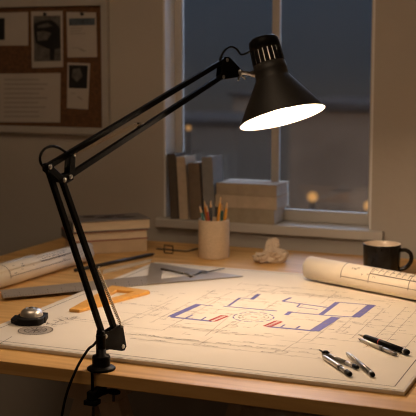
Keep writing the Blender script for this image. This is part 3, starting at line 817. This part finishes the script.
flap([(8, 2, 8), (17, 3, 5), (18.5, 13, 2), (14, 10, 5), (9, 9, 6)], 3)
flap([(-17.5, 4, 4), (-10, 1, 8), (-4, 4, 8), (-8, 9, 5), (-15, 12, 3)], 4)
tag(cm.build('crumpled_paper'), 'crumpled ball of cream paper near the back edge of the desk', 'paper ball')

# ------------------------------------------------------------------ rulers and set squares
rz0 = SZ + .0004; rt = .0012
def px_poly(pts, z): return [at(x, y, z) for x, y in pts]
rl = MB(M['ruler'], M['ink'])
rpoly = px_poly(((3, 298.3), (160.5, 284.0), (158, 275.0), (0, 290.5)), rz0)
rl.prism(rpoly, Z * rt, 0, None, .0003)
A0, A1, A2, A3 = [p + Z * (rt + .0002) for p in rpoly]
for k in range(56):
    tt = .02 + k * .0172; a = A0.lerp(A1, tt); b = A3.lerp(A2, tt); l_ = .30 if k % 5 == 0 else .16
    rl.stroke(a.lerp(b, .04), a.lerp(b, l_), .0009, Z, 1)
    if k % 5 == 0: rl.stroke(a.lerp(b, .42), a.lerp(b, .55), .0014, Z, 1)
tag(rl.build('steel_ruler'), 'long grey steel ruler running from the left edge under the set squares', 'ruler')
tz0 = rz0 + rt + .0003
sq = MB(M['squaresteel'])
sq.prism(px_poly(((150.5, 263), (243, 276.6), (147, 284.8)), tz0), Z * .0016, 0, px_poly(((163, 269.5), (197, 275.3), (161, 279.3)), tz0))
tag(sq.build('steel_set_square'), 'shiny steel set square with a triangular cutout lying on the long ruler', 'set square')
wz0 = SZ + .0004
ws = MB(M['squarewood'])
wo = px_poly(((70, 312.6), (112, 288.5), (152, 294.0)), wz0)
wo = px_poly(((76, 312.8), (112, 289), (151, 294.4)), wz0)
wo2 = px_poly(((69, 309), (112, 285.6), (150, 290.4), (150.5, 294.3), (80, 312.6)), wz0)
# outline of the top face (5 corners), hole matched corner for corner
top = [(69.2, 308.8), (112, 285.2), (148.5, 290.0), (150, 291.2), (79.5, 309.6)]
hol = [(105.5, 296.2), (117, 289.6), (133.5, 291.2), (134, 291.6), (108, 298.6)]
wt = .0065
ws.prism(px_poly(top, wz0 + wt), Z * -wt, 0, px_poly(hol, wz0 + wt), .0006)
tag(ws.build('wooden_set_square'), 'orange varnished wooden set square behind the lamp arm', 'set square')

# tools lying on the steel set square
tz1 = tz0 + .0018
def pencil_lathe(name, label, cat, p0, p1, prof_parts, z=None, group=None):
    """p0,p1 axis ends; prof_parts: list of (part_name, material, [(t, r)...]) with t in 0..1"""
    d = p1 - p0; L = d.length
    o = thing(name, label, cat, p0, group)
    for nm, m_, pr in prof_parts:
        pf = [(0, pr[0][0] * L)] + [(r, t_ * L) for t_, r in pr] + [(0, pr[-1][0] * L)]
        MB(m_).lathe(pf, p0, d, 20).build(nm, o)
    return o
r_ = .0030
pencil_lathe('lead_holder', 'slim dark lead holder with a silver end inside the steel set square', 'pen', at(161, 268.8, tz1 + r_), at(193.5, 275.6, tz1 + r_),
             [('barrel', M['darksteel'], [(0, .002), (.02, r_), (.72, r_)]), ('silver_tip', M['steel'], [(.72, r_ * 1.02), (.92, r_), (1, .001)])])
bw = thing('bow_compass', 'small dark bow compass with a ring head on the steel set square', 'compass', at(204, 273, tz1))
c_ = at(203.5, 271.8, tz1 + .002)
ringp = [c_ + ru * .010 * math.cos(2 * PI * k / 20) + fu * .010 * math.sin(2 * PI * k / 20) for k in range(21)]
MB(M['darksteel']).tube(ringp, .0016, 8, 0, 1).build('ring_head', bw)
MB(M['darksteel']).cyl(c_ + ru * .009, at(224, 268.4, tz1 + .002), .0017, .001, 10).build('leg', bw)
MB(M['darksteel']).cyl(c_ - ru * .007 - fu * .006, at(190, 277.2, tz1 + .002), .0017, .001, 10).build('leg', bw)
# black straight rod and pale wooden scale
bz = TZ + .0055
MBk = pencil_lathe('drawing_pencil', 'long thin black drawing pencil lying in front of the desk books', 'pencil', at(75, 270.2, bz), at(155, 253.6, bz),
                   [('pencil_body', M['pblack'], [(0, .0046), (.94, .0046)]), ('pencil_tip', M['lead'], [(.94, .0044), (1, .0008)])])
ps = MB(M['palewood'])
ps.prism(px_poly(((103, 274.6), (150.5, 262.8), (152, 259.8), (103, 271.2)), TZ + .0002), Z * .003, 0, None, .0004)
tag(ps.build('wooden_scale'), 'pale wooden scale ruler just in front of the black drawing pencil', 'ruler')
# slide rule with cursor frame
sr = thing('slide_rule', 'slim dark slide rule with an upright square cursor frame near the pencil cup', 'slide rule', at(176, 250.5))
pa, pb = at(157, 249.3), at(187, 252.0); pc_ = at(198, 249.2)
MB(M['darksteel']).bar(pa + Z * .002, pb + Z * .002, .010, .003, XA + YA, 0, .0005).build('rule_body', sr)
MB(M['darksteel']).bar(pb + Z * .0022, pc_ + Z * .0022, .008, .0026, YA, 0, .0005).build('rule_slide', sr)
a_, b_ = at(164.3, 253.2), at(172.8, 254.0); h_ = .022
cf = MB(M['darksteel'])
for p, q in ((a_ + Z * .0015, a_ + Z * h_), (b_ + Z * .0015, b_ + Z * h_), (a_ + Z * .0015, b_ + Z * .0015), (a_ + Z * h_, b_ + Z * h_)): cf.cyl(p, q, .0015, seg=8)
cf.build('cursor_frame', sr)

# ------------------------------------------------------------------ tape measure and circle template
tc0 = at(31, 322.5, SZ)
tm = thing('tape_measure', 'black tape measure with a silver dome at the left of the drawing board', 'tape measure', tc0)
u2 = (tc0 - CAM).dot(FWD) / F
bd = MB(M['blackmatte'])
pts = []
for k in range(40):
    a = 2 * PI * k / 40; rx, ry = 14 * u2, 17 * u2
    ca, sa = math.cos(a), math.sin(a); sg_ = lambda v_, e_: math.copysign(abs(v_) ** e_, v_)
    pts.append(tc0 + ru * rx * sg_(ca, .62) + fu * ry * sg_(sa, .62) + Z * .0004)
bd.prism(pts, Z * .0135, 0, None, .0014)
bd.build('case', tm)
ft_ = MB(M['blackmatte'])
ft_.hexa([tc0 + ru * a * u2 + fu * b * u2 + Z * z_ for z_ in (.0004, .0085) for a, b in ((-20, -2), (-12, -14), (-10, 12), (-19, 16))], 0, .0012)
ft_.build('tape_mouth', tm)
ft2 = MB(M['blackmatte']); ft2.hexa([tc0 + ru * a * u2 + fu * b * u2 + Z * z_ for z_ in (.0004, .013) for a, b in ((8, -8), (15, -3), (15, 16), (8, 18))], 0, .0015); ft2.build('side_grip', tm)
dc = tc0 + ru * (.5 * u2) + fu * (2 * u2) + Z * .0135
MB(M['silver']).lathe([(11.5 * u2, 0), (11.3 * u2, .003), (10.4 * u2, .0085), (8.6 * u2, .0125), (6.2 * u2, .0148), (5.4 * u2, .0150), (5.2 * u2, .0144), (4.2 * u2, .0144), (3.9 * u2, .0150), (2 * u2, .0158), (0, .0160)], dc, Z, 44).build('dome', tm)
MB(M['darksteel']).lathe([(2.6 * u2, .0155), (2.4 * u2, .0168), (0, .0172)], dc, Z, 24).build('lock_button', tm)
ct = thing('circle_template', 'round smoky transparent template lying in front of the tape measure', 'template', at(35.5, 331, SZ))
c1 = at(35.5, 330.8, SZ); r1 = 17.2 * u2
MB(M['smoke']).lathe([(0, .0003), (r1, .0003), (r1, .0013), (0, .0013)], c1, Z, 48, 0, False).build('disc', ct)
tk = MB(M['ink'])
def tkl(a, b): tk.stroke(c1 + a + Z * .0016, c1 + b + Z * .0016, .0021, Z, 0)
for k in range(48):
    a0, a1 = 2 * PI * k / 48, 2 * PI * (k + 1) / 48
    for q in (.96, .62): tkl((ru * math.cos(a0) + fu * math.sin(a0)) * r1 * q, (ru * math.cos(a1) + fu * math.sin(a1)) * r1 * q)
for k in range(5):
    a = PI * k / 5 + .3; tkl((ru * math.cos(a) + fu * math.sin(a)) * r1 * .6, (ru * math.cos(a) + fu * math.sin(a)) * -r1 * .6)
tk.build('scale_marks', ct)

# ------------------------------------------------------------------ pens and compass on the sheet
def lie(px, py, r): return at(px, py, SZ + r + .0003)
G = 'pens on the lower right of the plan'
pn = pencil_lathe('fountain_pen', 'thick black fountain pen with a red ring and silver nib', 'pen', lie(358.3, 334.4, .006), lie(408.5, 352.6, .006),
    [('nib', M['brass'], [(0, .0005), (.08, .0022), (.14, .0032)]), ('barrel', M['black'], [(.13, .0038), (.16, .0050), (.45, .0056), (.92, .0052)]),
     ('ring', M['red'], [(.44, .0058), (.455, .0058)]), ('end_cap', M['steel'], [(.92, .0055), (.945, .0055)]), ('cap_tip', M['black'], [(.945, .0053), (.985, .0049), (1, .0036)])])
sp_ = pencil_lathe('ballpoint_pen', 'slim silver pen lying along the black fountain pen', 'pen', lie(358.3, 338.6, .004), lie(396.5, 354.4, .004),
    [('tip', M['darksteel'], [(0, .0006), (.09, .0026)]), ('barrel', M['silver'], [(.09, .0030), (.2, .0036), (.60, .0038)]), ('collar', M['darksteel'], [(.60, .0044), (.67, .0044)]), ('upper_barrel', M['steel'], [(.67, .0038), (.93, .0036)]), ('push_button', M['darksteel'], [(.93, .0026), (1, .0024)])])
a, b = lie(383, 348, .0085), lie(394, 352.6, .0085)
MB(M['steel']).bar(a, b, .0022, .0012, Z, 0, .0003).build('clip', sp_)
mp_ = pencil_lathe('mechanical_pencil', 'silver and dark mechanical pencil between the compass and the fountain pen', 'pencil', lie(346, 352.3, .0042), lie(373.3, 375, .0042),
    [('tip', M['steel'], [(0, .0006), (.06, .002), (.08, .003)]), ('barrel', M['silver'], [(.08, .0034), (.40, .0040)]), ('grip', M['darksteel'], [(.40, .0044), (.92, .0046)]), ('end_ring', M['steel'], [(.92, .0047), (.955, .0047)]), ('end_button', M['black'], [(.955, .004), (1, .0034)])])
a, b = lie(351.2, 354.4, .009), lie(359, 361, .009)
MB(M['steel']).bar(a, b, .002, .0012, Z, 0, .0003).build('clip', mp_)
cp = thing('drawing_compass', 'open silver drawing compass with black tips, leftmost of the pens', 'compass', at(326, 355, SZ))
hdp = lie(325.8, 354.3, .004)
MB(M['steel'], M['black']).lathe([(0, -.004), (.0066, -.004), (.0072, -.003), (.0072, .003, 1), (.0045, .0045, 1), (.004, .0062, 1), (0, .0066, 1)], hdp, Z, 26).build('hinge_head', cp)
MB(M['darksteel']).cyl(hdp, lie(319.8, 350, .005), .0026, .0014, 12).build('handle_stub', cp)
def leg_parts(x0, y0, x1, y1, specs):
    p0, p1 = lie(x0, y0, .0042), lie(x1, y1, .0042); d = p1 - p0; L = d.length
    first = None
    for nm, m_, pr in specs:
        pf = [(0, pr[0][0] * L)] + [(r, t_ * L) for t_, r in pr] + [(0, pr[-1][0] * L)]
        o = MB(m_).lathe(pf, p0, d, 18).build(nm, first or cp)
        first = first or o
leg_parts(323.5, 356.5, 350.5, 374.4, [('leg', M['silver'], [(0, .003), (.1, .0042), (.55, .0042), (.62, .0036)]), ('joint', M['darksteel'], [(.60, .0050), (.66, .0050)]), ('leg_tube', M['steel'], [(.66, .0038), (.86, .0038)]), ('black_tip', M['black'], [(.86, .0044), (.97, .0044), (1, .0036)])])
leg_parts(328.5, 355.2, 358.3, 367.6, [('leg', M['darksteel'], [(0, .003), (.1, .0036), (.6, .0034)]), ('leg_tube', M['silver'], [(.6, .0030), (.84, .0030)]), ('black_tip', M['black'], [(.84, .0036), (.96, .0034), (1, .0024)])])

# ------------------------------------------------------------------ books
def book(label, c, ux, uy, L, W, H, cover, pages, group, spine='back', th=.0022, tilt=None, inset=.003, extra=None, spine_mat=None):
    """c: near-left-bottom corner, ux along length L (spine axis), uy along width W, lies flat with thickness H.
       spine at the side named: 'left','right','front','back' """
    o = thing('book', label, 'book', c + ux * L / 2 + uy * W / 2, group)
    up = ux.cross(uy).normalized()
    def hx(x0, x1, y0, y1, z0, z1): return [c + ux * x + uy * y + up * z for z in (z0, z1) for x, y in ((x0, y0), (x1, y0), (x1, y1), (x0, y1))]
    cv = MB(*([cover] + ([extra] if extra else [])))
    cv.hexa(hx(0, L, 0, W, 0, th), 0, .0005); cv.hexa(hx(0, L, 0, W, H - th, H), 0, .0005)
    sp = {'back': (0, L, W - th, W), 'front': (0, L, 0, th), 'left': (0, th, 0, W), 'right': (L - th, L, 0, W)}[spine]
    if spine_mat: MB(spine_mat).hexa(hx(*sp, th * .5, H - th * .5), 0, .0008).build('spine', o)
    else: cv.hexa(hx(*sp, th * .9, H - th * .9), 0, 0)
    if extra:
        rn = random.Random(4)
        for (fx, fy, gx, gy) in ((.35, .30, .62, .62), (.55, .25, .9, .5), (.45, .55, .8, .8), (.2, .5, .4, .85)):
            pts_ = [c + ux * L * (fx + (gx - fx) * (.5 + .5 * math.cos(a) * rn.uniform(.7, 1))) + uy * W * (fy + (gy - fy) * (.5 + .5 * math.sin(a) * rn.uniform(.7, 1))) + up * (H + .0003 + .0001 * fx) for a in [2 * PI * k / 9 for k in range(9)]]
            f = cv.bm.faces.new([cv.bm.verts.new(p) for p in pts_]); f.material_index = 1
    cv.build('cover', o)
    i = inset
    ins = {'back': (i, L - i, i, W - th), 'front': (i, L - i, th, W - i), 'left': (th, L - i, i, W - i), 'right': (i, L - th, i, W - i)}[spine]
    MB(pages).hexa(hx(*ins, th, H - th), 0, .0006).build('pages', o)
    return o

# three books stacked on the desk
pF = at(80, 257.6); pRt = at(147, 255.2)
zt = TZ + .092
cF = at(72.5, 222.3, zt); cR = at(151, 218.2, zt); cL = at(52.5, 218.3, zt)
ux = (cR - cF); LB_ = ux.length; ux.normalize(); uy = Z.cross(ux).normalized()
WB = max(.11, (cL - cF).dot(uy)); 
print('BOOK', LB_, WB, ux, (cL - cF))
G = 'books stacked on the desk'
WB = .125
M['coverart'] = mat('cover_picture', (.05, .026, .022, 1), .6, var=.7, vscale=22)
M['greycover'] = mat('grey_art_cover', (.19, .17, .155, 1), .45, var=.2, vscale=14)
base = V((cF.x, cF.y, TZ))
def flat(v, z): return V((v.x, v.y, z))
book('bottom tan book of the three stacked on the desk', flat(cF, TZ + .0002) + ux * .004 + uy * .004, ux, uy, LB_ * .93, WB, .0345, M['tan'], M['pages'], G, 'front', .0018)
book('middle book with red covers and pale pages in the desk stack', flat(cF, TZ + .035) + ux * -.004 + uy * .004, ux, uy, LB_ * .985, WB * .98, .0265, M['redcloth'], M['pages'], G, 'left', .0026, spine_mat=M['navy'])
book('top book of the desk stack, grey cover with a dark picture', flat(cF, TZ + .0617), ux, uy, LB_, WB, .0300, M['greycover'], M['pages'], G, 'left', .0026, extra=M['coverart'], spine_mat=M['navy'])
# navy spines at the left end come from slip covers of the two upper books

# books on the sill: stack of three
SY = WALL_Y - .021
def sill_book(label, px0, px1, py0, py1, cover, dx=0, dep=.108):
    a = atY(px0, py1, SY); b = atY(px1, py0, SY)
    return a, b
x0 = atY(216.5, 186, SY).x; x1 = atY(276.5, 186, SY).x
zs = [SILL_Z + .0002]
for py in (210.2, 197.5, 185.3): zs.append(atY(277, py, SY).z)
G = 'books stacked on the window sill'
def sbook(label, x0, x1, z0, z1, cov):
    # spine towards the viewer, grey page edges at the right end
    return book(label, V((x0, SY, z0)), XA, YA, x1 - x0, .110, z1 - z0, cov, M['pagegrey'], G, 'front', .003, inset=.001)
sbook('bottom olive book of the stack on the window sill', x0 + .012, x1 - .006, zs[0], zs[1] - .0004, M['linenC'])
sbook('middle sand-coloured book of the stack on the window sill', x0 - .004, x1 + .001, zs[1], zs[2] - .0004, M['linenB'])
sbook('top drab linen book of the stack on the window sill', x0, x1, zs[2], zs[3], M['linenA'])
# standing, slightly leaning books
G = 'books standing at the left of the sill'
def stand(label, px0, px1, pyt, lean, cov, dep=.078, back=.0):
    y = SY + back
    xa = atY(px0, 215, y).x; xb = atY(px1, 215, y).x; zt_ = atY((px0 + px1) / 2, pyt, y).z
    H_ = zt_ - SILL_Z
    upv = V((math.sin(lean), 0, math.cos(lean))); acr = V((math.cos(lean), 0, -math.sin(lean)))
    c = V((xa, y, SILL_Z + .0006 + max(0, math.sin(lean) * (xb - xa))))
    # length axis = up, width axis = depth, thickness across (spine faces the viewer)
    return book(label, c, YA, upv, dep, H_ / math.cos(lean), xb - xa, cov, M['pagegrey'], G, 'left', .002, inset=.002)
stand('dark umber book, leftmost of those standing on the sill', 170.5, 178.5, 154.5, -.055, M['linenD'])
stand('light tan book standing second from the left on the sill', 179.5, 188.3, 157.5, -.055, M['linenB'])
stand('brown book standing third from the left on the sill', 190.6, 202, 163.5, -.055, M['linenE'])
stand('blue-grey book, rightmost of those standing on the sill', 204.3, 215, 157.5, -.05, M['linenF'])

# ------------------------------------------------------------------ light
W = bpy.data.worlds.new('dusk'); S.world = W; W.use_nodes = True
nt = W.node_tree; N = nt.nodes; L = nt.links
bg = N['Background']
tcn = N.new('ShaderNodeTexCoord'); sep = N.new('ShaderNodeSeparateXYZ'); rp = N.new('ShaderNodeValToRGB')
L.new(tcn.outputs['Generated'], sep.inputs[0])
mr_ = N.new('ShaderNodeMapRange'); mr_.inputs[1].default_value = -.15; mr_.inputs[2].default_value = 1.0
L.new(sep.outputs['Z'], mr_.inputs[0]); L.new(mr_.outputs[0], rp.inputs[0])
E = rp.color_ramp
def pos(z): return (z + .15) / 1.15
E.elements[0].position = 0; E.elements[0].color = (.030, .027, .025, 1)
E.elements[1].position = 1; E.elements[1].color = (3.4, 4.3, 5.8, 1)
for z, c in ((-.05, (.034, .032, .032, 1)), (0.0, (.022, .028, .037, 1)), (.06, (.021, .032, .048, 1)), (.09, (.026, .038, .058, 1)), (.16, (2.0, 2.5, 3.5, 1))):
    el_ = E.elements.new(pos(z)); el_.color = c
L.new(rp.outputs[0], bg.inputs[0]); bg.inputs[1].default_value = 1.0

def area(name, loc, target, size, energy, col):
    ld = bpy.data.lights.new(name, 'AREA'); ld.shape = 'DISK'; ld.size = size; ld.energy = energy; ld.color = col
    o = bpy.data.objects.new(name, ld); COL.objects.link(o); o.location = loc
    o.rotation_euler = (V(target) - V(loc)).to_track_quat('-Z', 'Y').to_euler()
    return o
area('overhead_fill', (-.95, 1.0, 2.72), (-.95, 1.0, 0), 1.2, 12, (1.0, .72, .47))  # unseen warm fill, added to lift the desk and walls
area('house_fill', (6, WALL_Y + 14, 6), (-14, WALL_Y + 38, -6), 3, 3600, (1.0, .62, .33))  # added light out of view, warms and brightens the house fronts
